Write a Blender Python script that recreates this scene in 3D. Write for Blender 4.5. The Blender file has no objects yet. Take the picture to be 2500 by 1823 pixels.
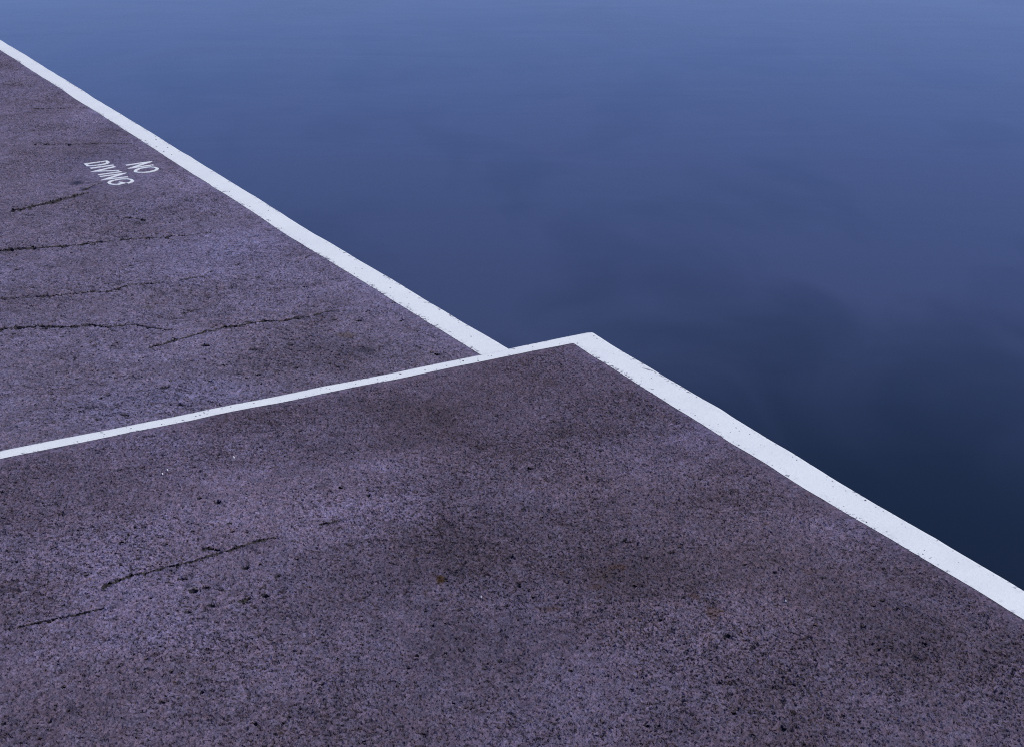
import bpy, math, random
import numpy as np
from mathutils import Vector, noise as mnoise
from mathutils.geometry import delaunay_2d_cdt

random.seed(7)
SC = bpy.context.scene
COL = SC.collection

# ------------------------------------------------------------------ camera
CAM_H = 2.0                     # eye height over the upper deck, metres
FOC = 3688.0                    # focal length in pixels of the 2500 px wide photograph
CX, CY = 1250.0, 911.5
PITCH = math.atan2(1409.5, FOC)
cam_d = bpy.data.cameras.new("camera")
cam = bpy.data.objects.new("camera", cam_d)
COL.objects.link(cam)
cam.location = (0, 0, CAM_H)
cam.rotation_euler = (math.pi / 2 - PITCH, 0, 0)
cam_d.sensor_width = 36.0
cam_d.lens = FOC / 2500.0 * 36.0
cam_d.clip_start = 0.05
cam_d.clip_end = 6000
SC.camera = cam

# ------------------------------------------------------------------ sky and sun
SUN_EL, SUN_AZ = math.radians(50), math.radians(95)
SKY_TINT = (0.78, 0.78, 1.22, 1.0)
world = bpy.data.worlds.new("World")
SC.world = world
world.use_nodes = True
wn = world.node_tree
wn.nodes.clear()
sky = wn.nodes.new("ShaderNodeTexSky")
sky.sky_type = 'NISHITA'
sky.sun_disc = False
sky.sun_elevation = SUN_EL
sky.sun_rotation = SUN_AZ
sky.altitude = 0
sky.air_density = 1.0
sky.dust_density = 0.3
sky.ozone_density = 6.0
bg = wn.nodes.new("ShaderNodeBackground")
bg.inputs["Strength"].default_value = 0.11
wo = wn.nodes.new("ShaderNodeOutputWorld")
tint = wn.nodes.new("ShaderNodeMix")          # the cold white balance of the photograph
tint.data_type, tint.blend_type = 'RGBA', 'MULTIPLY'
tint.inputs[0].default_value = 1.0
tint.inputs[7].default_value = SKY_TINT
wn.links.new(sky.outputs[0], tint.inputs[6])
wn.links.new(tint.outputs[2], bg.inputs[0])
wn.links.new(bg.outputs[0], wo.inputs[0])

sun_d = bpy.data.lights.new("sun", 'SUN')
sun_d.energy = 3.15
sun_d.angle = math.radians(14)
sun_d.color = (0.99, 1.0, 0.80)
sun = bpy.data.objects.new("sun", sun_d)
COL.objects.link(sun)
sdir = Vector((math.sin(SUN_AZ) * math.cos(SUN_EL), math.cos(SUN_AZ) * math.cos(SUN_EL), math.sin(SUN_EL)))
sun.rotation_euler = sdir.to_track_quat('Z', 'Y').to_euler()
sun.location = sdir * 50

SC.view_settings.view_transform = 'Standard'
SC.view_settings.look = 'None'
SC.view_settings.exposure = 0.0
SC.view_settings.gamma = 1.0
SC.view_settings.use_curve_mapping = False
SC.cycles.feature_set = 'EXPERIMENTAL'      # for the deck's fine relief
SC.cycles.dicing_rate = 0.9
SC.cycles.offscreen_dicing_scale = 8
SC.cycles.sample_clamp_indirect = 2.0
SC.cycles.filter_width = 1.1
SC.cycles.use_denoising = False

# ------------------------------------------------------------------ helpers
STEP = 0.10                     # the upper deck stands this much above the lower one
Z_UP, Z_LOW, Z_WATER = 0.0, -STEP, -0.40


def at(px, py, z):
    """a point of the photograph back on the level ground at height z (world metres)"""
    u = (px - CX) / FOC
    v = (CY - py) / FOC
    dy = math.cos(PITCH) + v * math.sin(PITCH)
    dz = -math.sin(PITCH) + v * math.cos(PITCH)
    t = (z - CAM_H) / dz
    return (u * t, dy * t)


def bumpy(x, y):
    """gentle unevenness of the poured concrete, metres"""
    return (0.0055 * mnoise.noise((x * 1.3, y * 1.3, 3.1)) + 0.0030 * mnoise.noise((x * 3.7, y * 3.7, 9.2))
            + 0.0010 * mnoise.noise((x * 9.0, y * 9.0, 1.7)))


def tag(o, label=None, cat=None, group=None, kind=None):
    if label: o["label"] = label
    if cat: o["category"] = cat
    if group: o["group"] = group
    if kind: o["kind"] = kind


def mesh_obj(name, verts, faces, mats, parent=None, midx=None, smooth=None):
    me = bpy.data.meshes.new(name)
    me.from_pydata(verts, [], faces)
    for m in mats: me.materials.append(m)
    if midx is not None: me.polygons.foreach_set("material_index", midx)
    if smooth is not None: me.polygons.foreach_set("use_smooth", smooth)
    me.update()
    o = bpy.data.objects.new(name, me)
    COL.objects.link(o)
    if parent: o.parent = parent
    return o


def in_poly(pts, poly):
    """numpy even-odd test of many points"""
    x, y = pts[:, 0], pts[:, 1]
    inside = np.zeros(len(pts), bool)
    p = np.asarray(poly)
    j = len(p) - 1
    for i in range(len(p)):
        xi, yi, xj, yj = p[i, 0], p[i, 1], p[j, 0], p[j, 1]
        if yi != yj:
            c = ((yi > y) != (yj > y)) & (x < (xj - xi) * (y - yi) / (yj - yi) + xi)
            inside ^= c
        j = i
    return inside


def near_dist(P, line):
    L = np.array(line); out = np.empty(len(P))
    for i in range(0, len(P), 2000):
        d = P[i:i + 2000, None, :] - L[None, :, :]
        out[i:i + 2000] = np.sqrt((d * d).sum(2).min(1))
    return out


def resample(pts, step):
    out = [pts[0]]
    for a, b in zip(pts, pts[1:]):
        d = math.dist(a, b)
        n = max(1, int(round(d / step)))
        for k in range(1, n + 1):
            t = k / n
            out.append((a[0] + (b[0] - a[0]) * t, a[1] + (b[1] - a[1]) * t))
    return out


def fract(s, seed, f, octs=4):
    v, a = 0.0, 1.0
    for k in range(octs):
        v += a * mnoise.noise((s * f, seed * 7.31 + k * 3.3, 0.5))
        f *= 2.1
        a *= 0.55
    return v


# ------------------------------------------------------------------ materials
class NT:
    def __init__(self, name):
        self.m = bpy.data.materials.new(name)
        self.m.use_nodes = True
        self.t = self.m.node_tree
        self.t.nodes.clear()
        self.out = self.t.nodes.new("ShaderNodeOutputMaterial")

    def n(self, kind, **kw):
        nd = self.t.nodes.new("ShaderNode" + kind)
        for k, v in kw.items():
            if k.startswith("i_"):
                nd.inputs[k[2:].replace("_", " ")].default_value = v
            else:
                setattr(nd, k, v)
        return nd

    def l(self, a, b): self.t.links.new(a, b)

    def put(self, sock, v):
        if hasattr(v, "is_output"): self.l(v, sock)
        else: sock.default_value = v

    def math(self, op, a, b=0.0, clamp=False):
        nd = self.n("Math", operation=op, use_clamp=clamp)
        self.put(nd.inputs[0], a); self.put(nd.inputs[1], b)
        return nd.outputs[0]

    def noise(self, co, scale, detail=3.0, rough=0.55, dist=0.0):
        nd = self.n("TexNoise")
        self.l(co, nd.inputs["Vector"])
        nd.inputs["Scale"].default_value = scale
        nd.inputs["Detail"].default_value = detail
        nd.inputs["Roughness"].default_value = rough
        nd.inputs["Distortion"].default_value = dist
        return nd.outputs[0]

    def voro(self, co, scale, feature='F1', rnd=1.0):
        nd = self.n("TexVoronoi", feature=feature)
        self.l(co, nd.inputs["Vector"])
        nd.inputs["Scale"].default_value = scale
        nd.inputs["Randomness"].default_value = rnd
        return nd

    def rng(self, v, a, b, c=0.0, d=1.0, kind='SMOOTHSTEP'):
        nd = self.n("MapRange", interpolation_type=kind)
        self.put(nd.inputs[0], v)
        for i, x in enumerate((a, b, c, d)): self.put(nd.inputs[1 + i], x)
        return nd.outputs[0]

    def mix(self, f, a, b, mode='MIX'):
        nd = self.n("Mix", data_type='RGBA', blend_type=mode)
        self.put(nd.inputs[0], f)
        for s, v in ((nd.inputs[6], a), (nd.inputs[7], b)):
            if hasattr(v, "is_output"): self.l(v, s)
            else: s.default_value = (*v, 1.0)
        return nd.outputs[2]

    def scale_col(self, c, f):
        nd = self.n("VectorMath", operation='SCALE')
        self.l(c, nd.inputs[0]); self.put(nd.inputs["Scale"], f)
        return nd.outputs[0]


def stain_mask(N, co, cx, cy, rx, ry, wob):
    sub = N.n("VectorMath", operation='SUBTRACT')
    N.l(co, sub.inputs[0]); sub.inputs[1].default_value = (cx, cy, 0)
    mul = N.n("VectorMath", operation='MULTIPLY')
    N.l(sub.outputs[0], mul.inputs[0]); mul.inputs[1].default_value = (1 / rx, 1 / ry, 0)
    ln = N.n("VectorMath", operation='LENGTH')
    N.l(mul.outputs[0], ln.inputs[0])
    d = N.math('ADD', ln.outputs["Value"], N.math('MULTIPLY', N.math('SUBTRACT', wob, 0.5), 2.2))
    return N.rng(d, 1.15, 0.35)


def concrete(name, warm, cool, grain, pit_amt, stains, bump=0.7, rel=1.0):
    """weathered sea-washed concrete: mottling, exposed aggregate, pits, rust-brown stains"""
    N = NT(name)
    co = N.n("TexCoord").outputs["Object"]
    # mottling
    big = N.noise(co, 0.55, 4, 0.6)
    med = N.noise(co, 2.6, 4, 0.6, 0.3)
    att = N.n("Attribute", attribute_name="tone")
    f = N.rng(N.math('ADD', N.math('MULTIPLY', big, 0.6), N.math('MULTIPLY', med, 0.4)), 0.38, 0.62)
    hue = N.n("Attribute", attribute_name="hue")
    f = N.math('ADD', N.math('MULTIPLY', f, 0.45), hue.outputs["Fac"], clamp=True)
    col = N.mix(f, warm, cool)
    small = N.noise(co, 9.0, 4, 0.65)
    val = N.math('ADD', N.rng(med, 0.3, 0.7, 0.90, 1.10), N.rng(small, 0.3, 0.7, -0.10, 0.10))
    val = N.math('MULTIPLY', val, N.math('ADD', att.outputs["Fac"], 1.0))
    # aggregate: every stone its own shade
    vo = N.voro(co, 48.0 * grain)
    sep = N.n("SeparateColor"); N.l(vo.outputs["Color"], sep.inputs[0])
    ag = N.rng(sep.outputs[0], 0.0, 1.0, 0.80, 1.18, 'LINEAR')
    vo2 = N.voro(co, 125.0 * grain)
    sep2 = N.n("SeparateColor"); N.l(vo2.outputs["Color"], sep2.inputs[0])
    ag2 = N.rng(sep2.outputs[1], 0.0, 1.0, 0.74, 1.26, 'LINEAR')
    grit = N.rng(N.noise(co, 95.0 * grain, 3, 0.7), 0.25, 0.75, 0.74, 1.26, 'LINEAR')
    val = N.math('MULTIPLY', val, N.math('MULTIPLY', ag, N.math('MULTIPLY', ag2, grit)))
    # a reddish or bluish cast from stone to stone
    cast = N.mix(N.rng(sep.outputs[2], 0.0, 1.0, 0.0, 1.0, 'LINEAR'), (1.05, 0.98, 0.96), (0.95, 1.0, 1.05))
    col = N.mix(1.0, col, cast, 'MULTIPLY')
    # pits: small weathered holes, denser in patches
    patch = N.noise(co, 1.7, 3, 0.6)
    p1 = N.noise(co, 84.0 * grain, 2, 0.5, 0.3)
    th = N.math('SUBTRACT', 0.625, N.math('MULTIPLY', N.rng(patch, 0.3, 0.7), pit_amt))
    pit = N.rng(N.math('SUBTRACT', p1, th), 0.0, 0.05)
    p2 = N.noise(co, 34.0 * grain, 3, 0.55, 0.5)
    pit2 = N.rng(N.math('SUBTRACT', p2, N.math('SUBTRACT', N.math('MULTIPLY', th, 1.10), N.math('MULTIPLY', hue.outputs['Fac'], 0.05))), 0.0, 0.035)
    pits = N.math('MAXIMUM', pit, pit2)
    # dark single stones
    vs = N.voro(co, 15.0 * grain)
    sps = N.n("SeparateColor"); N.l(vs.outputs["Color"], sps.inputs[0])
    stone = N.math('MULTIPLY', N.rng(N.math('ADD', vs.outputs["Distance"], N.math('MULTIPLY', small, 0.2)), 0.27, 0.20), N.rng(sps.outputs[1], 0.80, 0.84))
    val = N.math('MULTIPLY', val, N.math('SUBTRACT', 1.0, N.math('MULTIPLY', pits, 0.36)))
    val = N.math('MULTIPLY', val, N.math('SUBTRACT', 1.0, N.math('MULTIPLY', stone, 0.50)))
    # tiny pale shell and quartz bits
    vq = N.voro(co, 48.0 * grain)
    spq = N.n("SeparateColor"); N.l(vq.outputs["Color"], spq.inputs[0])
    qz = N.math('MULTIPLY', N.rng(vq.outputs["Distance"], 0.26, 0.16), N.rng(spq.outputs[0], 0.975, 0.985))
    val = N.math('ADD', val, N.math('MULTIPLY', qz, 0.35))
    col = N.scale_col(col, val)
    wob = N.noise(co, 28.0, 4, 0.65)
    for (cx, cy, rx, ry, c, k) in stains:
        col = N.mix(N.math('MULTIPLY', stain_mask(N, co, cx, cy, rx, ry, wob), k), col, c)
    # relief
    h = N.math('ADD', N.math('MULTIPLY', N.noise(co, 30.0 * grain, 6, 0.72), 0.9), N.math('MULTIPLY', grit, 0.45))
    h = N.math('ADD', h, N.math('MULTIPLY', ag, 0.35))
    h = N.math('SUBTRACT', h, N.math('MULTIPLY', pits, 1.0))
    bp = N.n("Bump"); bp.inputs["Strength"].default_value = 0.75 * bump; bp.inputs["Distance"].default_value = 0.006
    N.l(h, bp.inputs["Height"])
    bs = N.n("BsdfPrincipled")
    N.l(col, bs.inputs["Base Color"]); N.l(bp.outputs[0], bs.inputs["Normal"])
    bs.inputs["Roughness"].default_value = 0.8
    bs.inputs["Specular IOR Level"].default_value = 0.12
    # true relief: stones standing proud of the worn cement, holes where some have gone
    vd = N.voro(co, 74.0 * grain)
    spd = N.n("SeparateColor"); N.l(vd.outputs["Color"], spd.inputs[0])
    dome = N.math('MULTIPLY', N.rng(vd.outputs["Distance"], 0.62, 0.05), N.math('ADD', 0.25, spd.outputs[0]))
    vd2 = N.voro(co, 150.0 * grain)
    dome2 = N.rng(vd2.outputs["Distance"], 0.65, 0.05)
    hd = N.math('ADD', N.math('MULTIPLY', dome, 0.0042 * rel), N.math('MULTIPLY', dome2, 0.0018 * rel))
    hd = N.math('ADD', hd, N.math('MULTIPLY', N.noise(co, 24.0, 4, 0.6), 0.0050 * rel))
    hd = N.math('SUBTRACT', hd, N.math('MULTIPLY', pits, 0.0050 * rel))
    hd = N.math('SUBTRACT', hd, 0.0072 * rel)
    ra = N.n("Attribute", attribute_name="relief")     # trowelled smooth under paint and at the nosing
    hd = N.math('MULTIPLY', hd, ra.outputs["Fac"])
    dn = N.n("Displacement"); dn.inputs["Midlevel"].default_value = 0.0; dn.inputs["Scale"].default_value = 1.0
    N.l(hd, dn.inputs["Height"]); N.l(dn.outputs[0], N.out.inputs["Displacement"])
    N.m.displacement_method = 'BOTH'
    N.l(bs.outputs[0], N.out.inputs[0])
    return N.m


def plain_dirt(name, c):
    N = NT(name)
    co = N.n("TexCoord").outputs["Object"]
    v = N.rng(N.noise(co, 60, 4, 0.7), 0.3, 0.7, 0.5, 1.5)
    base = N.n("RGB"); base.outputs[0].default_value = (*c, 1)
    bs = N.n("BsdfPrincipled")
    N.l(N.scale_col(base.outputs[0], v), bs.inputs["Base Color"])
    bs.inputs["Roughness"].default_value = 0.9
    bs.inputs["Specular IOR Level"].default_value = 0.2
    N.l(bs.outputs[0], N.out.inputs[0])
    hd = N.rng(N.noise(co, 40, 3, 0.6), 0.3, 0.7, -0.0115, -0.0065)
    dn = N.n("Displacement"); dn.inputs["Midlevel"].default_value = 0.0; dn.inputs["Scale"].default_value = 1.0
    N.l(hd, dn.inputs["Height"]); N.l(dn.outputs[0], N.out.inputs["Displacement"])
    N.m.displacement_method = 'BOTH'
    return N.m


def paint(name, wear, edge):
    """thick white masonry paint on rough concrete; u runs along, v across (0 inner .. 1 nosing)"""
    N = NT(name)
    co = N.n("TexCoord").outputs["Object"]
    uv = N.n("UVMap", uv_map="across")
    sp = N.n("SeparateXYZ"); N.l(uv.outputs[0], sp.inputs[0])
    v = sp.outputs[1]
    inner = N.rng(v, 0.34, 0.0)
    outer = N.rng(v, 0.72, 1.0)
    e = N.math('ADD', N.math('MULTIPLY', inner, 1.0), N.math('MULTIPLY', outer, 0.9))
    patch = N.rng(N.noise(co, 2.2, 3, 0.6), 0.38, 0.66)
    nz = N.noise(co, 58.0, 4, 0.68, 0.3)
    th = N.math('SUBTRACT', 0.685 - wear, N.math('MULTIPLY', N.math('MULTIPLY', e, N.math('ADD', patch, 0.35)), edge))
    chip = N.rng(N.math('SUBTRACT', nz, th), 0.0, 0.02)
    nz2 = N.noise(co, 20.0, 4, 0.6, 0.6)
    chip = N.math('MAXIMUM', chip, N.rng(N.math('SUBTRACT', nz2, N.math('SUBTRACT', 0.735 - wear, N.math('MULTIPLY', e, edge * 0.5))), 0.0, 0.015))
    dirt = N.rng(N.noise(co, 7.0, 5, 0.65), 0.35, 0.75)
    fine = N.rng(N.noise(co, 95.0, 4, 0.7), 0.3, 0.7, 0.0, 1.0)
    white = N.mix(N.math('MULTIPLY', dirt, 0.5), (0.80, 0.785, 0.78), (0.72, 0.71, 0.715))
    white = N.mix(N.math('MULTIPLY', N.rng(fine, 0.6, 1.0), 0.22), white, (0.55, 0.54, 0.58))
    # scuffs
    sc = N.rng(N.noise(co, 33.0, 5, 0.72, 0.8), 0.52, 0.68)
    white = N.mix(N.math('MULTIPLY', sc, N.math('MULTIPLY', e, 0.55)), white, (0.42, 0.40, 0.46))
    grey = N.mix(fine, (0.15, 0.135, 0.17), (0.32, 0.30, 0.36))
    col = N.mix(chip, white, grey)
    h = N.math('SUBTRACT', N.math('ADD', N.math('MULTIPLY', N.noise(co, 45.0, 5, 0.65), 0.7), N.math('MULTIPLY', fine, 0.2)), N.math('MULTIPLY', chip, 0.5))
    bp = N.n("Bump"); bp.inputs["Strength"].default_value = 0.35; bp.inputs["Distance"].default_value = 0.004
    N.l(h, bp.inputs["Height"])
    bs = N.n("BsdfPrincipled")
    N.l(col, bs.inputs["Base Color"]); N.l(bp.outputs[0], bs.inputs["Normal"])
    bs.inputs["Roughness"].default_value = 0.65
    bs.inputs["Specular IOR Level"].default_value = 0.35
    N.l(bs.outputs[0], N.out.inputs[0])
    return N.m


def water_mat():
    N = NT("pool_water")
    co = N.n("TexCoord").outputs["Object"]
    mp = N.n("Mapping"); N.l(co, mp.inputs[0]); mp.inputs["Scale"].default_value = (0.48, 1.0, 1.0)
    mp.inputs["Rotation"].default_value = (0, 0, math.radians(-7))
    st = mp.outputs[0]
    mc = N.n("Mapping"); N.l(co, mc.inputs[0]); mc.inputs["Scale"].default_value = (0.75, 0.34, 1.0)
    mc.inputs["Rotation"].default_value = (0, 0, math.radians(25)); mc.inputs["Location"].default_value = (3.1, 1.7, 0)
    cloud_refl = N.noise(mc.outputs[0], 0.75, 3, 0.5, 1.0)  # blurred cloud reflections, painted as soft patches in the water colour
    cloud_refl2 = N.noise(mc.outputs[0], 1.9, 3, 0.5, 0.8)
    f = N.rng(N.math('ADD', N.math('MULTIPLY', cloud_refl, 0.65), N.math('MULTIPLY', cloud_refl2, 0.35)), 0.36, 0.66)
    # light gradient painted into the water colour, fading to dark by the broad line
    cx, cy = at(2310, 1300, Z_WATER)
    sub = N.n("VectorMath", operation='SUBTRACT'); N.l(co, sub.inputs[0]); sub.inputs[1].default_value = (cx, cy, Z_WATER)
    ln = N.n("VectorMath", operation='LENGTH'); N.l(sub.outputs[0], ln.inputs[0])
    d = N.math('ADD', ln.outputs["Value"], N.math('MULTIPLY', N.math('SUBTRACT', cloud_refl2, 0.5), 1.6))
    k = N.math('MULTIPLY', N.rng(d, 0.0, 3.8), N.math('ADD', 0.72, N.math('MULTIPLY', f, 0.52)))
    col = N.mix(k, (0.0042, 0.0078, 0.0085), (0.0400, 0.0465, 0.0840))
    h = N.math('ADD', N.math('MULTIPLY', N.noise(st, 1.1, 3, 0.5, 0.4), 0.0045), N.math('MULTIPLY', N.noise(st, 7.0, 4, 0.6, 0.5), 0.00012))
    bp = N.n("Bump"); bp.inputs["Strength"].default_value = 0.5; bp.inputs["Distance"].default_value = 1.0
    N.l(h, bp.inputs["Height"])
    bs = N.n("BsdfPrincipled")
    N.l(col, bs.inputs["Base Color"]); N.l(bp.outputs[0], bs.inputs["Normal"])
    N.l(N.rng(cloud_refl, 0.3, 0.7, 0.11, 0.17), bs.inputs["Roughness"])
    bs.inputs["IOR"].default_value = 1.333
    N.l(bs.outputs[0], N.out.inputs[0])
    return N.m


def px_stains(z, lst):
    out = []
    for (px, py, rw, rh, c, k) in lst:
        x, y = at(px, py, z)
        x2, _ = at(px + rw, py, z)
        _, y2 = at(px, py - rh, z)
        out.append((x, y, abs(x2 - x), abs(y2 - y), c, k))
    return out


RUST = (0.085, 0.045, 0.030)
UMBER = (0.050, 0.026, 0.011)
up_stains = px_stains(Z_UP, [
    (1077, 1410, 15, 11, UMBER, 0.95), (1507, 1381, 24, 11, RUST, 0.50), (1468, 1402, 40, 16, (0.06, 0.04, 0.035), 0.5),
    (1340, 1483, 38, 10, RUST, 0.5), (1746, 1488, 27, 22, RUST, 0.5), (1692, 1452, 16, 8, RUST, 0.5),
    (1455, 1428, 20, 9, RUST, 0.5), (2110, 1608, 20, 8, RUST, 0.5), (1985, 1391, 34, 6, RUST, 0.35), (2172, 1484, 9, 6, RUST, 0.5),
    (1375, 1394, 14, 7, RUST, 0.45), (1012, 1353, 18, 6, RUST, 0.35)])
low_stains = px_stains(Z_LOW, [
    (846, 817, 34, 9, (0.10, 0.07, 0.05), 0.55), (362, 748, 14, 5, (0.09, 0.07, 0.05), 0.5), (894, 854, 32, 9, (0.045, 0.04, 0.06), 0.7),
    (343, 543, 20, 7, (0.05, 0.045, 0.06), 0.55), (187, 447, 20, 6, (0.03, 0.03, 0.055), 0.9), (206, 461, 12, 5, (0.03, 0.03, 0.055), 0.85),
    (402, 944, 24, 7, (0.05, 0.045, 0.07), 0.6), (305, 575, 22, 6, (0.05, 0.045, 0.07), 0.5)])

M_UP = concrete("upper_concrete", (0.114, 0.082, 0.108), (0.127, 0.101, 0.158), 1.18, 0.085, up_stains)
M_LOW = concrete("lower_concrete", (0.150, 0.115, 0.157), (0.163, 0.140, 0.224), 0.95, 0.075, low_stains)
M_DIRT = plain_dirt("crack_dirt", (0.042, 0.035, 0.042))
M_PIT = plain_dirt("pit_dirt", (0.030, 0.025, 0.040))
M_PAINT = paint("white_edge_paint", 0.0, 0.14)
M_PAINT2 = paint("white_step_paint", 0.02, 0.10)
M_LETTER = paint("white_letter_paint", 0.075, 0.0)
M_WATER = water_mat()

# ------------------------------------------------------------------ edge lines (pixels of the 2500 px photograph)
L1_OUT = [(166.1, 198.6), (420, 354.5), (700, 526.0), (760, 563.5), (1010, 713), (1243.3, 850.0)]
L1_IN = [(166.1, 230.0), (420, 393), (700, 571.9), (737.9, 596.6), (960, 735), (1174, 866.0)]
L2_OUT = [(165.9, 1064.9), (460, 1008.5), (760, 947.3), (1000, 899.5), (1243.3, 850.0), (1427, 813.3)]
L2_IN = [(165.9, 1086.1), (460, 1028), (760, 966.9), (1100, 898), (1270, 864.3), (1399.6, 839.9)]
L3_OUT = [(1452, 814.0), (1491.5, 839.9), (1700, 962.9), (1977.9, 1129.0), (2334, 1339.7)]
L3_IN = [(1399.6, 839.9), (1545, 932.0), (1700, 1029.0), (1961.5, 1188), (2334, 1411.6)]


def world_line(pts, z): return [at(p[0], p[1], z) for p in pts]


def extend(pts, start, end):
    """carry a polyline on straight at either end, metres"""
    pts = list(pts)
    def d(a, b):
        l = math.dist(a, b); return ((b[0] - a[0]) / l, (b[1] - a[1]) / l)
    if start:
        k = d(pts[min(2, len(pts) - 1)], pts[0]); pts.insert(0, (pts[0][0] + k[0] * start, pts[0][1] + k[1] * start))
    if end:
        k = d(pts[-3] if len(pts) > 2 else pts[0], pts[-1]); pts.append((pts[-1][0] + k[0] * end, pts[-1][1] + k[1] * end))
    return pts


def wobble(pts, step, amp, seed, chips=0.0):
    """fine irregular edge: resampled, shifted sideways by noise, with small broken-out notches"""
    r = resample(pts, step)
    a, b = r[0], r[-1]
    l = math.dist(a, b)
    n = (-(b[1] - a[1]) / l, (b[0] - a[0]) / l)
    out, s = [], 0.0
    for i, p in enumerate(r):
        if i: s += math.dist(p, r[i - 1])
        k = amp * fract(s, seed, 6.0, 5)
        if chips:
            c = mnoise.noise((s * 5.0, seed * 3.7, 8.8)) - 0.42
            if c > 0: k -= chips * min(1.0, c * 6)
        out.append((p[0] + n[0] * k, p[1] + n[1] * k))
    return out


l1o = wobble(extend(world_line(L1_OUT, Z_LOW), 26.0, 0.5), 0.013, 0.0009, 1, 0.003)
l1i = wobble(extend(world_line(L1_IN, Z_LOW), 26.0, 0.5), 0.013, 0.0022, 2)
l2o = wobble(extend(world_line(L2_OUT, Z_UP), 9.0, 0), 0.009, 0.0012, 3, -0.006)
l2i = wobble(extend(world_line(L2_IN, Z_UP), 9.0, 0), 0.009, 0.0022, 4)
l3o = wobble(extend(world_line(L3_OUT, Z_UP), 0, 9.0), 0.009, 0.0007, 5, -0.003)
l3i = wobble(extend(world_line(L3_IN, Z_UP), 0, 9.0), 0.009, 0.0018, 6)
l2i[-1] = l3i[0] = at(1399.6, 839.9, Z_UP)
# rounded outer corner of the upper deck
cc = at(1446.5, 810.6, Z_UP)
a, b = l2o[-1], l3o[0]
corner = []
for k in range(1, 8):
    t = k / 8
    corner.append(((1 - t) ** 2 * a[0] + 2 * t * (1 - t) * cc[0] + t * t * b[0], (1 - t) ** 2 * a[1] + 2 * t * (1 - t) * cc[1] + t * t * b[1]))


def unit(v):
    l = math.hypot(*v); return (v[0] / l, v[1] / l)


def outward(line, side):
    d = unit((line[-1][0] - line[0][0], line[-1][1] - line[0][1]))
    return (-d[1] * side, d[0] * side)


N1 = outward(l1o, 1)            # l1 runs towards the camera: outward (the pool) is on its left-hand side
N2 = outward(l2o, 1)
N3 = outward(l3o, 1)

R_NOSE = 0.014
PROFILE = [(R_NOSE * (math.sin(t * math.pi / 10) - 1), R_NOSE * (math.cos(t * math.pi / 10) - 1)) for t in range(0, 6)]


# ------------------------------------------------------------------ decks: cracks and pits are cut into the mesh
def px_crack(pts, w0, w1, z, seed, zoom=None):
    k = 1.35 if z == Z_UP else 1.1
    w0, w1 = w0 * k, w1 * k
    """a crack drawn along pixels: returns outline and centre line on the ground plus depths"""
    if zoom:
        ox, oy, s = zoom
        pts = [(ox + p[0] / s, oy + p[1] / s) for p in pts]
    r = resample(pts, 3.2)
    n = len(r)
    up, lo, ce = [], [], []
    for i, p in enumerate(r):
        t = i / max(1, n - 1)
        q = 0.5 + 0.9 * mnoise.noise((i * 0.16, seed * 5.1, 2.0)) + 0.7 * mnoise.noise((i * 0.55, seed * 1.7, 4.0))
        w = (w0 + (w1 - w0) * t) * (0.22 + 1.5 * max(0.0, q) + 0.35 * random.random())
        if i == 0 or i == n - 1: w *= 0.25
        j = 1.3 * mnoise.noise((i * 0.30, seed * 2.3, 7.0)) * min(1.6, 0.5 + w * 0.3) + 0.9 * mnoise.noise((i * 0.07, seed * 4.3, 3.0)) + random.uniform(-0.4, 0.4)
        up.append(at(p[0], p[1] + j - w * random.uniform(.35, .7), z)); lo.append(at(p[0], p[1] + j + w * random.uniform(.35, .6), z)); ce.append(at(p[0], p[1] + j - w * 0.1, z))
    wid = [math.dist(u, l) for u, l in zip(up, lo)]
    return up, lo, ce, [max(0.012, min(0.034, 0.6 * w)) for w in wid]


def px_pit(px, py, w, h, z, seed):
    rnd = random.Random(seed)
    w, h = w * 1.25, h * 1.25
    k = rnd.randint(7, 10)
    tilt = rnd.uniform(-0.35, 0.15)
    out = []
    for i in range(k):
        a = 2 * math.pi * i / k + rnd.uniform(-.2, .2)
        r = rnd.uniform(0.75, 1.1)
        x, y = math.cos(a) * w / 2 * r, math.sin(a) * h / 2 * r
        out.append(at(px + x, py + y + x * tilt * h / w, z))
    c = at(px, py - h * 0.15, z)
    dia = min(math.dist(out[0], out[k // 2]), math.dist(out[k // 4], out[3 * k // 4]))
    return out, c, max(0.006, min(0.024, 0.6 * dia))


def grid_pts(px_rect, z, step, jit):
    xs = [at(px, py, z) for px in (px_rect[0], px_rect[2]) for py in (px_rect[1], px_rect[3])]
    x0, x1 = min(p[0] for p in xs), max(p[0] for p in xs)
    y0, y1 = min(p[1] for p in xs), max(p[1] for p in xs)
    out = []
    nx, ny = int((x1 - x0) / step), int((y1 - y0) / step)
    for i in range(nx):
        for j in range(ny):
            out.append((x0 + (i + .5 + random.uniform(-jit, jit)) * step, y0 + (j + .5 + random.uniform(-jit, jit)) * step))
    return out


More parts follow.
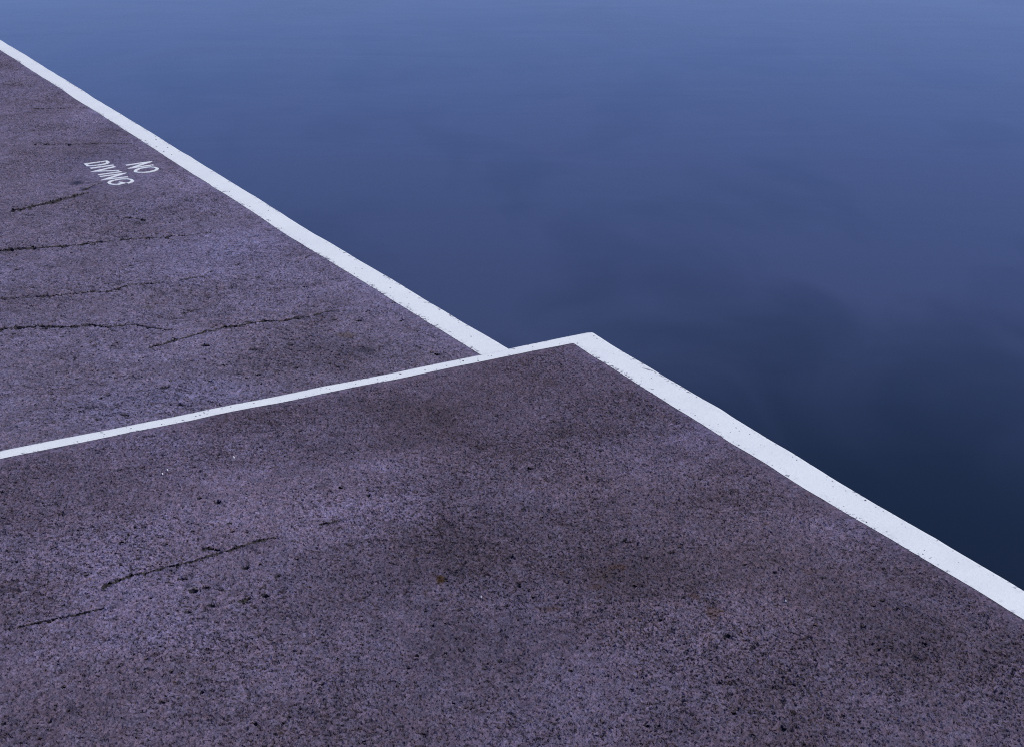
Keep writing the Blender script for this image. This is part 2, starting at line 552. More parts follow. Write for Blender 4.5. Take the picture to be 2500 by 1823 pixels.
def build_deck(name, rim, normals, back, z, cracks, pits, grid, tones, mat, wall_bottom, label, calm):
    """rim: open polyline of the exposed edge (outermost line), back: the rest of the outline"""
    n_rim = len(rim)
    inner_rim = [(p[0] - n[0] * R_NOSE, p[1] - n[1] * R_NOSE) for p, n in zip(rim, normals)]
    outline = inner_rim + back
    verts = [Vector(p) for p in outline]
    no = len(outline)
    edges = [(i, (i + 1) % no) for i in range(no)]
    depth = {}
    holes = []
    def add(p):
        verts.append(Vector(p)); return len(verts) - 1
    for (up, lo, ce, dep) in cracks:
        ring = [add(p) for p in up] + [add(p) for p in reversed(lo)]
        edges += [(ring[i], ring[(i + 1) % len(ring)]) for i in range(len(ring))]
        cid = []
        for i in range(1, len(ce) - 1):
            q = add(ce[i]); depth[q] = dep[i]; cid.append(q)
        edges += list(zip(cid, cid[1:]))
        holes.append(list(up) + list(reversed(lo)))
    for (ring_p, c, dep) in pits:
        ring = [add(p) for p in ring_p]
        edges += [(ring[i], ring[(i + 1) % len(ring)]) for i in range(len(ring))]
        q = add(c); depth[q] = dep
        holes.append(ring_p)
    gp = np.array(grid)
    keep = in_poly(gp, outline)
    for h in holes: 
        hx = np.array(h); m = 0.004
        box = (gp[:, 0] > hx[:, 0].min() - m) & (gp[:, 0] < hx[:, 0].max() + m) & (gp[:, 1] > hx[:, 1].min() - m) & (gp[:, 1] < hx[:, 1].max() + m)
        if box.any():
            idx = np.where(box)[0]
            keep[idx[in_poly(gp[idx], h)]] = False
    for p in gp[keep]: add(p)
    # extra points along the brush edge so that the relief can die away there
    ex = []
    for off in (-0.012, 0.012, 0.035, 0.06):
        for (ln_, n_) in calm["lines"]:
            ex += [(p[0] - n_[0] * off, p[1] - n_[1] * off) for p in ln_[::3]]
    ex = np.array(ex); kx = in_poly(ex, outline)
    for h in holes:
        hx = np.array(h)
        box = np.where((ex[:, 0] > hx[:, 0].min()) & (ex[:, 0] < hx[:, 0].max()) & (ex[:, 1] > hx[:, 1].min()) & (ex[:, 1] < hx[:, 1].max()))[0]
        if len(box): kx[box[in_poly(ex[box], h)]] = False
    for p in ex[kx]: add(p)
    V, E_, F, ov, oe, of = delaunay_2d_cdt(verts, edges, [], 0, 1e-6)
    V2 = np.array([(v.x, v.y) for v in V])
    F = np.array([f for f in F if len(f) == 3])
    cen = V2[F].mean(axis=1)
    F = F[in_poly(cen, outline)]
    cen = V2[F].mean(axis=1)
    incrack = np.zeros(len(F), int)
    for hi, h in enumerate(holes):
        hx = np.array(h)
        box = np.where((cen[:, 0] > hx[:, 0].min()) & (cen[:, 0] < hx[:, 0].max()) & (cen[:, 1] > hx[:, 1].min()) & (cen[:, 1] < hx[:, 1].max()))[0]
        if len(box):
            ins = box[in_poly(cen[box], h)]
            incrack[ins] = 1 if hi < len(cracks) else np.where(incrack[ins] == 1, 1, 2)
    zz = np.array([z + bumpy(p[0], p[1]) for p in V2])
    for i, o in enumerate(ov):
        for q in o:
            if q in depth: zz[i] -= depth[q]
    co = [(p[0], p[1], h) for p, h in zip(V2, zz)]
    faces = [tuple(int(i) for i in f) for f in F]
    # make sure the tops look up
    faces = [f if ((V2[f[1]][0] - V2[f[0]][0]) * (V2[f[2]][1] - V2[f[0]][1]) - (V2[f[1]][1] - V2[f[0]][1]) * (V2[f[2]][0] - V2[f[0]][0])) > 0 else f[::-1] for f in faces]
    midx = [int(c) for c in incrack]
    smooth = [not c for c in incrack]
    # nosing and wall
    prof = PROFILE + [(0.0, -0.05), (0.0, wall_bottom - z)]
    rows = []
    for (p, n) in zip(rim, normals):
        row = []
        for (dx, dz) in prof:
            x, y = p[0] + n[0] * dx, p[1] + n[1] * dx
            row.append(len(co)); co.append((x, y, z + bumpy(p[0] - n[0] * R_NOSE, p[1] - n[1] * R_NOSE) + dz))
        rows.append(row)
    for r0, r1 in zip(rows, rows[1:]):
        for k in range(len(prof) - 1):
            faces.append((r0[k], r1[k], r1[k + 1], r0[k + 1])); midx.append(0); smooth.append(True)
    # plain sides along the back
    bk = [inner_rim[-1]] + back + [inner_rim[0]]
    for p, q in zip(bk, bk[1:]):
        i = len(co)
        co += [(p[0], p[1], z), (q[0], q[1], z), (q[0], q[1], wall_bottom), (p[0], p[1], wall_bottom)]
        faces.append((i, i + 3, i + 2, i + 1)); midx.append(0); smooth.append(False)
    o = mesh_obj(name, co, faces, [mat, M_DIRT, M_PIT], None, midx, smooth)
    # weathering tone: lighter and darker, bluer and browner areas of the concrete itself
    P = np.array([(c[0], c[1]) for c in co])
    tone = np.zeros(len(P)); hue = np.full(len(P), 0.25)
    for (px, py, rw, rh, dt, dh) in tones:
        x, y = at(px, py, z)
        rx = abs(at(px + rw, py, z)[0] - x); ry = abs(at(px, py - rh, z)[1] - y)
        g = np.exp(-(((P[:, 0] - x) / rx) ** 2 + ((P[:, 1] - y) / ry) ** 2))
        tone += 1.7 * dt * g; hue += 1.1 * dh * g
    painted = np.zeros(len(P), bool)
    dist = np.full(len(P), 9.0)
    for (ln_, n_) in calm["lines"]: dist = np.minimum(dist, near_dist(P, ln_))
    for area in calm["areas"]: painted |= in_poly(P, area)
    relief = np.clip((dist - 0.008) / 0.045, 0.0, 1.0)
    relief[painted] = 0.0
    relief[len(V2):] = 0.0
    for (px, py, rx, ry) in calm.get("spots", []):
        x, y = at(px, py, z); ax = abs(at(px + rx, py, z)[0] - x); ay = abs(at(px, py - ry, z)[1] - y)
        relief *= 1.0 - 0.9 * np.exp(-(((P[:, 0] - x) / ax) ** 4 + ((P[:, 1] - y) / ay) ** 4))
    for nm, arr in (("tone", tone), ("hue", hue), ("relief", relief)):
        at_ = o.data.attributes.new(nm, 'FLOAT', 'POINT')
        at_.data.foreach_set("value", np.clip(arr, -0.6, 1.2).astype(np.float32))
    sub = o.modifiers.new("relief", 'SUBSURF')
    sub.subdivision_type = 'SIMPLE'
    sub.levels = 0
    sub.render_levels = 0
    o.cycles.use_adaptive_subdivision = True
    tag(o, label, None, None, "structure")
    return o


Za = (160, 160, 3.755); Zb = (160, 560, 3.06); Zc = (700, 500, 3.755); Zd = (200, 1280, 4.358); Ze = (160, 1060, 2.95)
low_cracks = [
    px_crack([(-520, 150), (-200, 132), (20, 118), (100, 112), (200, 98), (320, 82), (430, 70), (600, 58), (760, 50), (850, 38), (1000, 25), (1090, 15)], 4.2, 1.1, Z_LOW, 1, Zb),
    px_crack([(-500, 505), (-200, 498), (20, 482), (150, 470), (290, 460), (330, 455), (420, 425), (540, 402), (650, 402), (740, 388)], 2.6, 1.0, Z_LOW, 2, Zb),
    px_crack([(840, 372), (1000, 352), (1080, 345)], 1.4, 0.8, Z_LOW, 12, Zb),
    px_crack([(-520, 742), (-200, 722), (20, 728), (100, 722), (180, 708), (250, 718), (320, 725), (400, 715), (500, 703), (560, 712), (640, 728), (750, 745), (810, 745)], 4.8, 1.6, Z_LOW, 3, Zb),
    px_crack([(620, 878), (740, 850), (800, 825), (900, 800), (960, 782), (1060, 750), (1110, 745), (1170, 722), (1290, 708), (1380, 688), (1500, 672), (1600, 675), (1700, 658), (1836, 643)], 2.2, 3.2, Z_LOW, 4, Zb),
    px_crack([(765, 767.5), (777, 766), (790, 760), (817, 755)], 3.0, 1.0, Z_LOW, 5),
    px_crack([(-500, 1330), (-200, 1262), (23, 1210), (100, 1185), (210, 1158)], 4.6, 3.6, Z_LOW, 6, Za),
    px_crack([(150, 1145), (200, 1125), (250, 1102), (330, 1080)], 5.0, 1.2, Z_LOW, 7, Za),
    px_crack([(-300, 722), (23, 718), (200, 721), (350, 716), (490, 715), (620, 712)], 1.8, 1.0, Z_LOW, 8, Za),
    px_crack([(-300, 390), (23, 384), (200, 382)], 1.6, 0.9, Z_LOW, 9, Za),
    px_crack([(470, 1400), (560, 1385), (640, 1388), (730, 1410)], 1.6, 2.4, Z_LOW, 10, Za),
    px_crack([(860, 590), (930, 598), (1000, 582)], 1.2, 1.6, Z_LOW, 11, Zb),
]
up_cracks = [
    px_crack([(700, 497), (800, 470), (900, 440), (985, 420)], 1.3, 1.2, Z_UP, 28, Zd),
    px_crack([(1400, 302), (1480, 283), (1565, 260)], 1.4, 1.6, Z_UP, 29, Zd),
    px_crack([(215, 660), (320, 605), (430, 570), (520, 535), (620, 515), (715, 495)], 6.0, 2.2, Z_UP, 21, Zd),
    px_crack([(970, 425), (1100, 395), (1230, 360), (1350, 318), (1405, 300)], 2.4, 3.2, Z_UP, 22, Zd),
    px_crack([(1270, 252), (1380, 236), (1470, 262)], 2.2, 3.6, Z_UP, 23, Zd),
    px_crack([(1560, 262), (1700, 212), (1860, 162), (1990, 133), (2070, 115)], 3.4, 2.4, Z_UP, 24, Zd),
    px_crack([(-700, 1080), (-300, 990), (0, 930), (150, 890), (260, 868)], 2.4, 1.4, Z_UP, 25, Zd),
    px_crack([(1660, 805), (1720, 788), (1790, 752)], 5.0, 3.0, Z_UP, 26, Zd),
    px_crack([(1830, 637), (1900, 625), (1985, 604)], 1.5, 1.2, Z_UP, 27, Ze),
]
up_pit_px = [(444, 1408, 22, 6), (471, 1437, 21, 12), (501, 1429, 14, 7), (645, 1447, 20, 7), (515, 1472, 17, 9), (457, 1489, 16, 6),
             (678, 1401, 13, 8), (295, 1321, 11, 6), (210, 1399, 9, 6), (600, 1380, 16, 7), (2190, 1482, 15, 8), (2233, 1599.6, 19, 7),
             (2255, 1566.5, 16, 7), (2132, 1473.5, 11, 6), (2105, 1525, 9, 6), (2154, 1461, 11, 5), (2144, 1581, 11, 7), (531, 1223, 14, 8),
             (487, 1214, 11, 7), (560, 1274, 11, 6), (567, 1293, 9, 6), (221, 1284, 12, 5), (314, 1304, 9, 7), (1166, 1127, 7, 4),
             (640, 1430, 12, 6), (1238, 1474, 9, 5), (1055, 1521, 8, 5), (1120, 1483, 9, 5), (1580, 1358, 16, 5), (1838, 1577, 9, 6),
             (1640, 1346, 16, 7), (1775, 1548, 12, 9)]
low_pit_px = [(630, 675, 13, 3.4), (245, 968, 10, 5), (194, 991, 9, 4), (238, 1021, 14, 4), (305, 1011, 20, 4.6), (439, 985, 11, 5), (722, 895, 11, 6),
              (630, 911, 13, 5), (635, 933, 10, 4), (500, 841, 24, 5), (709, 838, 15, 5), (617, 851, 19, 5), (816, 778, 16, 4.5), (841, 757, 12, 3.6),
              (876, 780, 15, 4), (980, 780, 11, 3.6), (1067, 863, 14, 4.6), (1054, 858, 10, 3.6), (961, 739, 10, 3.6), (822, 893, 11, 4), (402, 944, 20, 5),
              (512, 930, 7, 4), (526, 948, 7, 4), (1020, 804, 12, 3.4), (930, 845, 12, 3.4), (350, 535, 12, 4), (770, 690, 9, 3)]
rs = random.Random(11)
for _ in range(190):
    px, py = rs.uniform(-30, 2000), rs.uniform(960, 1840)
    if py < 1090 - (px - 166) * 0.2 + 40 or py < 840 + (px - 1400) * .61 + 60: continue
    s = rs.uniform(4, 9) * (0.75 + (py - 950) / 1400)
    up_pit_px.append((px, py, s, s * rs.uniform(.4, .6)))
for _ in range(240):
    px, py = rs.uniform(-30, 1100), rs.uniform(330, 1040)
    if py > 1058 - (px - 166) * 0.2 - 14 or py < 230 + (px - 166) * .632 + 26: continue
    s = rs.uniform(3.5, 8) * (0.6 + (py - 300) / 900)
    low_pit_px.append((px, py, s, s * rs.uniform(.26, .36)))
up_pits = [px_pit(*p, Z_UP, 100 + i) for i, p in enumerate(up_pit_px)]
low_pits = [px_pit(*p, Z_LOW, 900 + i) for i, p in enumerate(low_pit_px)]


def spalls(cracks, n_per_m, size, z):
    """small broken-out hollows beside a crack"""
    out = []
    for (up, lo, ce, dep) in cracks:
        n = int(sum(math.dist(a, b) for a, b in zip(ce, ce[1:])) * n_per_m)
        for _ in range(n):
            c = rs.choice(ce)
            off = rs.gauss(0, 0.035)
            if abs(off) < 0.012: continue
            p = (c[0] + rs.uniform(-.02, .02), c[1] + off)
            r = size * rs.uniform(0.5, 1.3)
            k = rs.randint(5, 8)
            ring = [(p[0] + math.cos(6.2832 * i / k) * r * rs.uniform(.8, 1.5), p[1] + math.sin(6.2832 * i / k) * r * rs.uniform(.6, 1.1)) for i in range(k)]
            out.append((ring, p, r * 0.7))
    return out


up_pits += spalls(up_cracks, 11, 0.007, Z_UP)
low_pits += spalls(low_cracks, 14, 0.011, Z_LOW)

up_tones = [  # px, py, half widths, tone, hue
    (620, 1180, 260, 90, 0.14, 0.10), (900, 1240, 190, 60, 0.34, 0.30), (960, 1120, 150, 36, 0.28, 0.25), (600, 1270, 170, 60, 0.22, 0.15),
    (250, 1360, 260, 120, 0.26, 0.45), (330, 1560, 320, 110, 0.16, 0.30), (1050, 1030, 180, 70, -0.16, -0.25), (800, 1105, 130, 36, -0.16, -0.10),
    (1130, 1290, 180, 80, -0.14, 0.0), (1000, 1400, 240, 60, -0.10, -0.05), (1430, 1150, 220, 60, 0.10, -0.15), (1400, 1200, 44, 16, 0.30, -0.1),
    (1320, 930, 240, 60, -0.04, -0.10), (1900, 1300, 240, 110, 0.06, -0.25), (2160, 1520, 220, 110, -0.16, -0.10), (1650, 1540, 260, 80, 0.14, 0.0),
    (1200, 1570, 170, 60, -0.12, 0.0), (700, 1590, 220, 60, 0.10, 0.05), (1700, 1060, 170, 50, 0.10, 0.28), (2050, 1270, 220, 46, 0.12, 0.34),
    (400, 1080, 320, 30, 0.14, 0.35), (1440, 862, 70, 30, 0.10, 0.2), (1560, 1390, 200, 60, -0.12, -0.15), (250, 1190, 170, 50, -0.06, 0.10),
    (1480, 1420, 240, 90, -0.06, -0.12), (1850, 1480, 160, 60, 0.08, -0.05), (470, 1420, 220, 60, 0.08, 0.10)]
low_tones = [
    (560, 590, 140, 50, 0.08, 0.40), (480, 470, 160, 50, 0.0, 0.30), (250, 330, 90, 40, -0.10, -0.05), (240, 280, 70, 30, 0.16, 0.15), (600, 700, 200, 60, 0.05, 0.15),
    (500, 600, 200, 30, -0.02, 0.2), (900, 700, 160, 60, 0.08, 0.15), (300, 700, 200, 80, 0.02, -0.05), (760, 850, 160, 60, -0.10, -0.10), (300, 880, 220, 50, -0.02, 0.1),
    (500, 960, 240, 30, -0.02, 0.35), (1050, 840, 120, 40, -0.02, 0.10), (240, 1000, 120, 40, -0.04, 0.30), (420, 830, 150, 50, 0.06, 0.1), (230, 395, 90, 30, -0.08, 0.2),
    (460, 440, 60, 24, 0.14, -0.1), (870, 860, 180, 40, -0.08, 0.0)]

rim_up = l2o + corner + l3o
nrm_up = [N2] * len(l2o)
for k in range(1, 8):
    t = k / 8
    nrm_up.append(unit((N2[0] * (1 - t) + N3[0] * t, N2[1] * (1 - t) + N3[1] * t)))
nrm_up += [N3] * len(l3o)
back_up = [(rim_up[-1][0] - 2, -7.5), (rim_up[0][0] - 1.0, -7.5), (rim_up[0][0] - 0.8, rim_up[0][1] - 1.5)]
grid_up = grid_pts((-120, 790, 2620, 1900), Z_UP, 0.045, 0.38) + [(x * .5, y * .5) for x in range(-26, 17) for y in range(-14, 6)]
near_deck = build_deck("concrete_deck", rim_up, nrm_up, back_up, Z_UP, up_cracks, up_pits, grid_up, up_tones, M_UP, -1.6,
                       "upper brown-grey concrete deck with a white painted rim",
                       {"lines": [(l2i, N2), (l3i, N3)], "areas": [l2i + l3i + rim_up[::-1]]})

back_low = [(l1o[-1][0] - 0.2, l1o[-1][1] - 0.6), (l2o[0][0] - N2[0] * 0.8, l2o[0][1] - N2[1] * 0.8), (-18.0, l2o[0][1] - 0.8), (-26.0, 8.0), (l1o[0][0] - 6.0, l1o[0][1])]
grid_low = grid_pts((-120, 240, 1300, 1150), Z_LOW, 0.06, 0.38) + [(-22 + x * .9, 1 + y * .9) for x in range(0, 22) for y in range(0, 34)]
far_deck = build_deck("concrete_deck", l1o, [N1] * len(l1o), back_low, Z_LOW, low_cracks, low_pits, grid_low, low_tones, M_LOW, -1.6,
                      "lower lilac-grey concrete deck with long cracks and lettering",
                      {"lines": [(l1i, N1)], "areas": [l1i + l1o[::-1]], "spots": [(297, 422, 120, 50)]})


# ------------------------------------------------------------------ painted edge strips
def arc_len(l):
    s = [0.0]
    for p, q in zip(l, l[1:]): s.append(s[-1] + math.dist(p, q))
    return s


def at_frac(l, s, t):
    d = t * s[-1]
    i = int(np.searchsorted(s, d)) - 1
    i = max(0, min(len(l) - 2, i))
    k = (d - s[i]) / max(1e-9, s[i + 1] - s[i])
    return (l[i][0] + (l[i + 1][0] - l[i][0]) * k, l[i][1] + (l[i + 1][1] - l[i][1]) * k)


def px_chip(px, py, w, h, z, seed):
    """outline of a flake missing from the paint"""
    rnd = random.Random(seed)
    k = rnd.randint(6, 9)
    w, h = w * 0.85, h * 0.85
    tilt = rnd.uniform(-0.2, 0.5)
    out = []
    for i in range(k):
        a = 2 * math.pi * i / k + rnd.uniform(-.25, .25)
        r = rnd.uniform(0.6, 1.2)
        x, y = math.cos(a) * w / 2 * r, math.sin(a) * h / 2 * r
        out.append(at(px + x, py + y + x * tilt * h / w, z))
    return out


def paint_strip(name, outer, normals, inner, z, mat, lift, drop, chips, label):
    """paint film with flakes missing: from the brush edge over the top, round the nosing and down the face"""
    top = [(p[0] - n[0] * R_NOSE, p[1] - n[1] * R_NOSE) for p, n in zip(outer, normals)]
    outline = inner + top[::-1]
    verts = [Vector(p) for p in outline]
    no = len(outline)
    edges = [(i, (i + 1) % no) for i in range(no)]
    holes = []
    for h in chips:
        if not in_poly(np.array(h), outline).all(): continue
        b = len(verts); verts += [Vector(p) for p in h]
        edges += [(b + i, b + (i + 1) % len(h)) for i in range(len(h))]
        holes.append(h)
    s_in, s_out = arc_len(inner), arc_len(outer)
    nrow = int(s_out[-1] / 0.03)
    pts = []
    for i in range(nrow):
        t = (i + .5) / nrow
        p, q = at_frac(top, s_out, t), at_frac(inner, s_in, t)
        for f in (0.2, 0.4, 0.6, 0.8): pts.append((q[0] + (p[0] - q[0]) * f, q[1] + (p[1] - q[1]) * f))
    P = np.array(pts); keep = in_poly(P, outline)
    for h in holes: keep &= ~in_poly(P, h)
    verts += [Vector(p) for p in P[keep]]
    V, _, F, *_r = delaunay_2d_cdt(verts, edges, [], 0, 1e-7)
    V2 = np.array([(v.x, v.y) for v in V])
    F = np.array([f for f in F if len(f) == 3])
    cen = V2[F].mean(axis=1)
    ok = in_poly(cen, outline)
    for h in holes:
        ok &= ~in_poly(cen, h)
    F = F[ok]
    co = [(p[0], p[1], z + bumpy(p[0], p[1]) + lift) for p in V2]
    a, b, c = V2[F[:, 0]], V2[F[:, 1]], V2[F[:, 2]]
    cr = (b[:, 0] - a[:, 0]) * (c[:, 1] - a[:, 1]) - (b[:, 1] - a[:, 1]) * (c[:, 0] - a[:, 0])
    faces = [tuple(int(k) for k in (f if w > 0 else f[::-1])) for f, w in zip(F, cr)]
    di, do = near_dist(V2, inner), near_dist(V2, top)
    v = 0.95 * di / np.maximum(1e-6, di + do)
    uv = [(p[0], k) for p, k in zip(V2, v)]
    ntop = len(faces)
    prof = [(dx + 0.0015 * min(1, k / 4), dz) for k, (dx, dz) in enumerate(PROFILE)] + [(0.002, -drop)]
    rows = []
    for i, (p, n) in enumerate(zip(outer, normals)):
        zt = bumpy(*top[i])
        row = []
        for k, (dx, dz) in enumerate(prof):
            co.append((p[0] + n[0] * dx, p[1] + n[1] * dx, z + zt + dz + lift)); uv.append((s_out[i], 0.95 + 0.05 * min(1, k / 3))); row.append(len(co) - 1)
        rows.append(row)
    for r0, r1 in zip(rows, rows[1:]):
        for k in range(len(prof) - 1): faces.append((r0[k], r1[k], r1[k + 1], r0[k + 1]))
    o = mesh_obj(name, co, faces, [mat], None, None, [True] * len(faces))
    me = o.data
    if me.polygons[ntop + 5].normal.z < 0:
        for pl in list(me.polygons)[ntop:]: pl.flip()
        me.update()
    ul = me.uv_layers.new(name="across")
    vi = np.empty(len(me.loops), int); me.loops.foreach_get("vertex_index", vi)
    ul.data.foreach_set("uv", np.array(uv)[vi].astype(np.float32).ravel())
    tag(o, label, "painted line", "white painted edge lines")
    return o


CHIPS1 = [(816, 601.5, 7, 2.6), (824, 605, 8, 3), (981, 703, 8, 3), (953, 705.6, 5, 2), (1037, 739, 10, 1.8), (1067.5, 793, 8, 2), (1030, 774, 9, 2), (1010, 766, 5, 2),
          (382, 360, 8, 2), (400, 371, 5, 2.2), (380, 334.5, 6, 1.8), (355, 344.5, 6, 1.6), (409, 361, 5, 1.8), (419, 378, 4, 2), (381, 342.5, 6, 2.4), (419, 351, 4, 2),
          (868, 656, 4, 2), (884, 658, 4, 2), (700 + 620 / 3.755, 670, 5, 2), (998, 743, 4, 2), (1115, 845, 6, 2.2), (560, 470, 5, 1.8), (610, 505, 6, 1.8), (655, 515, 4, 2), (1150, 822, 5, 2)]
CHIPS2 = [(1131, 881.6, 7, 3), (1167, 881, 6, 3), (977, 912, 9, 3), (921, 926, 5, 3), (1038, 904, 6, 2.6), (1255, 852.5, 5, 2), (508, 1004, 8, 3), (498, 1009, 7, 3), (488, 1014, 6, 2.6),
          (447, 1026, 14, 3), (248, 1056, 12, 3), (238, 1053, 5, 3), (255, 1060, 6, 2), (702, 963.6, 7, 3), (189, 1078, 6, 2.6), (563, 994.6, 5, 3), (542, 999, 5, 2.4), (520, 1000, 4, 2.6),
          (478, 1017, 5, 2.4), (805, 950, 4, 2.4), (868, 938, 5, 2), (1090, 893, 6, 2), (1200, 870, 5, 2), (1300, 849, 5, 2), (620, 985, 5, 2.4), (320, 1046, 5, 2.6), (395, 1036, 5, 2.2)]
CHIPS3 = [(1527, 863.5, 7, 3), (1462, 876, 7, 3), (1410, 840.5, 6, 2.6), (1591, 925, 5, 2.4), (2113, 1219, 9, 4), (2120, 1217, 8, 3), (2115, 1272.5, 8, 4.4), (2099, 1262, 5, 3), (2032, 1172, 6, 3),
          (2019, 1162, 5, 2.4), (1976, 1131.5, 8, 3), (1968, 1129, 5, 2.4), (1935, 1116, 5, 2.4), (1814, 1040, 6, 3), (1797, 1045, 4, 2.4), (1739, 987, 5, 3), (1880, 1073, 6, 2), (2242, 1294.5, 5, 3),
          (2275, 1309, 4, 2.4), (1857, 1086, 5, 2.2), (1917, 1161, 7, 3), (1803, 1086, 7, 3), (1790, 1078, 5, 2.4), (1830, 1061, 4, 2.2), (1945, 1124, 5, 2), (2005, 1150, 6, 2.4), (2048, 1178, 5, 2.4),
          (2065, 1196, 5, 2.4), (2090, 1206, 4, 2.6), (2060, 1233, 5, 2), (2165, 1297, 5, 2.4), (2253, 1352, 5, 3), (2290, 1378, 5, 2.6), (2312, 1395, 5, 3), (2170, 1240, 5, 2.4), (1885, 1135, 5, 2.4),
          (1500, 903, 5, 2), (1660, 1000, 5, 2.2), (1445, 862, 4, 2), (1450, 823, 6, 2.4), (1457, 829, 6, 2.2)]
rs = random.Random(5)
for lst, lo, li, n in ((CHIPS1, L1_OUT, L1_IN, 14), (CHIPS2, L2_OUT, L2_IN, 34), (CHIPS3, L3_OUT, L3_IN, 44)):
    so, si = arc_len(lo), arc_len(li)
    for _ in range(n):
        t = rs.random() ** 0.8
        p, q = at_frac(lo, so, t), at_frac(li, si, t)
        f = rs.betavariate(0.6, 0.8)
        w = 1.6 + 3.2 * rs.random() ** 2
        lst.append((q[0] + (p[0] - q[0]) * f, q[1] + (p[1] - q[1]) * f, w, w * rs.uniform(.35, .6)))


half = len(corner) // 2
o2 = l2o + corner[:half + 1]
n2 = nrm_up[:len(o2)]
o3 = corner[half:] + l3o
n3 = nrm_up[len(l2o) + half:]
paint_strip("painted_line", l1o, [N1] * len(l1o), l1i, Z_LOW, M_PAINT, 0.0011, 0.09, [px_chip(*c, Z_LOW, i) for i, c in enumerate(CHIPS1)],
            "long white painted line beside the NO DIVING lettering, along the water")
paint_strip("painted_line", o2, n2, l2i, Z_UP, M_PAINT2, 0.0011, 0.05, [px_chip(*c, Z_UP, 200 + i) for i, c in enumerate(CHIPS2)],
            "narrow white painted line along the step between the two concrete decks")
paint_strip("painted_line", o3, n3, l3i, Z_UP, M_PAINT, 0.0011, 0.12, [px_chip(*c, Z_UP, 400 + i) for i, c in enumerate(CHIPS3)],
            "broad scuffed white painted line between brown-grey deck and dark water")

# ------------------------------------------------------------------ NO DIVING lettering
LZ = (190, 370, 10.3)
LETTERS = [
    ("letter N of NO", [[(1205, 362), (1800, 270), (1318, 436), (1898, 346)]], False),
    ("letter O of NO", [[(1440, 512), (1475, 475), (1560, 440), (1700, 414), (1820, 402), (1930, 412), (2000, 436), (1980, 468), (1900, 500), (1790, 525), (1660, 541), (1540, 542), (1462, 532)]], True),
    ("letter D of DIVING", [[(192, 326), (450, 290), (715, 255), (762, 290), (720, 322), (600, 350), (420, 372), (250, 376)]], True),
    ("first letter I of DIVING", [[(310, 441), (900, 361)]], False),
    ("letter V of DIVING", [[(928, 397), (405, 520), (1042, 490)]], False),
    ("second letter I of DIVING", [[(510, 600), (1100, 519)]], False),
    ("second letter N of the lettering", [[(548, 648), (1152, 566), (660, 724), (1258, 653)]], False),
    ("letter G of DIVING", [[(1240, 820), (1330, 792), (1378, 758), (1335, 722), (1230, 708), (1090, 714), (930, 736), (820, 768), (782, 800), (815, 835), (900, 850), (1000, 848), (1150, 812), (1030, 790)]], False),
]
lettering = bpy.data.objects.new("painted_lettering", None)
COL.objects.link(lettering)
lc = at(262, 412, Z_LOW)
lettering.location = (lc[0], lc[1], Z_LOW)
tag(lettering, "white painted NO DIVING lettering on the lower deck beside the white line", "lettering")


def ribbon(pts, closed, w, z, lift, seed):
    """a brush stroke of even width laid along points on the ground, with mitred bends"""
    r = resample(pts + ([pts[0]] if closed else []), 0.012)
    if closed: r = r[:-1]
    n = len(r)
    L, R_ = [], []
    for i in range(n):
        if closed: a, b = r[(i - 1) % n], r[(i + 1) % n]
        else: a, b = r[max(0, i - 1)], r[min(n - 1, i + 1)]
        d1 = unit((r[i][0] - a[0], r[i][1] - a[1])) if a != r[i] else None
        d2 = unit((b[0] - r[i][0], b[1] - r[i][1])) if b != r[i] else None
        d1 = d1 or d2; d2 = d2 or d1
        t = (d1[0] + d2[0], d1[1] + d2[1])
        if math.hypot(*t) < 0.2: t = (-d1[1], d1[0])
        t = unit(t)
        nn = (-t[1], t[0])
        cosv = max(0.42, abs(nn[0] * -d1[1] + nn[1] * d1[0]))
        k = w / 2 / cosv
        ka = k * (1 + 0.14 * mnoise.noise((i * 0.6, seed, 1.0)) + random.uniform(-.06, .06))
        kb = k * (1 + 0.14 * mnoise.noise((i * 0.6, seed, 5.0)) + random.uniform(-.06, .06))
        L.append((r[i][0] + nn[0] * ka, r[i][1] + nn[1] * ka)); R_.append((r[i][0] - nn[0] * kb, r[i][1] - nn[1] * kb))
    co, faces = [], []
    for l, rr in zip(L, R_):
        for p, dz in ((l, -0.002), (l, lift), (rr, lift), (rr, -0.002)):
            co.append((p[0] - lc[0], p[1] - lc[1], bumpy(*p) + dz))
    m = n if closed else n - 1
    for i in range(m):
        a, b = 4 * i, 4 * ((i + 1) % n)
        for k in range(3): faces.append((a + k, b + k, b + k + 1, a + k + 1))
    if not closed:
        faces.append((0, 1, 2, 3)); e = 4 * (n - 1); faces.append((e + 3, e + 2, e + 1, e))
    return co, faces


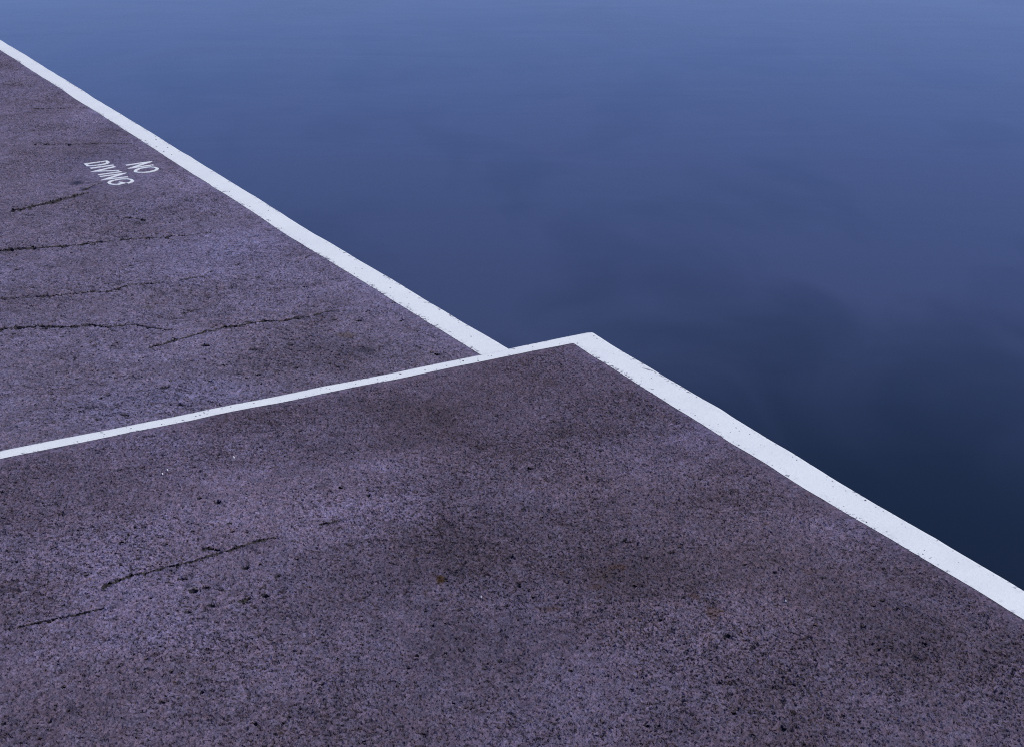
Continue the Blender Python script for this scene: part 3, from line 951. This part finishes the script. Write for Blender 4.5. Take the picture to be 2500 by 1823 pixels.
for q, (lab, strokes, closed) in enumerate(LETTERS):
    for st in strokes:
        pts = [at(LZ[0] + p[0] / LZ[2], LZ[1] + p[1] / LZ[2], Z_LOW) for p in st]
        # a little lift per letter keeps overlapping films apart
        co, faces = ribbon(pts, closed, 0.018, Z_LOW, 0.0022, q * 3.3)
        o = mesh_obj("letter", co, faces, [M_LETTER], lettering)
        ul = o.data.uv_layers.new(name="across")
        ul.data.foreach_set("uv", np.tile(np.array([0.5, 0.5], np.float32), len(o.data.loops)))
        o["label"] = lab

# ------------------------------------------------------------------ small white paint flecks lying about
FLECKS = [(571, 1118, 3.8, "white paint fleck alone on the upper deck, between the step line and the long crack"),
          (397, 1159, 3.6, "white paint fleck near the step line, in front of a smear of chips"),
          (409, 1150, 3.4, "pale paint chip just behind another fleck near the step line"),
          (1918, 1469, 3.8, "white paint fleck on the upper deck by the broad water edge line"),
          (1174.6, 1456, 3.2, "tiny white paint fleck in the middle of the upper deck")]
for i, (px, py, s, lab) in enumerate(FLECKS):
    x, y = at(px, py, Z_UP)
    r = abs(at(px + s / 2, py, Z_UP)[0] - x)
    rnd = random.Random(i)
    k = 7
    ring = [(math.cos(2 * math.pi * j / k) * r * rnd.uniform(.7, 1.25), math.sin(2 * math.pi * j / k) * r * rnd.uniform(.9, 1.7)) for j in range(k)]
    co = [(a, b, 0.0) for a, b in ring] + [(a * .8, b * .8, 0.0035 + rnd.uniform(0, .0015)) for a, b in ring]
    faces = [tuple(range(k, 2 * k))] + [(j, (j + 1) % k, k + (j + 1) % k, k + j) for j in range(k)]
    o = mesh_obj("paint_fleck", co, faces, [M_LETTER])
    ul = o.data.uv_layers.new(name="across")
    o.location = (x, y, Z_UP + bumpy(x, y) - 0.0005)
    tag(o, lab, "paint fleck", "white paint flecks on the upper deck")

# ------------------------------------------------------------------ the pool
S = 900.0
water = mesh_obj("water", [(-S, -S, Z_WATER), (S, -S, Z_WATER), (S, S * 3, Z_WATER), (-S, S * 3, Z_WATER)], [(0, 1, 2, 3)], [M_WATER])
tag(water, "still dark blue sea pool water beyond the white edges", None, None, "structure")
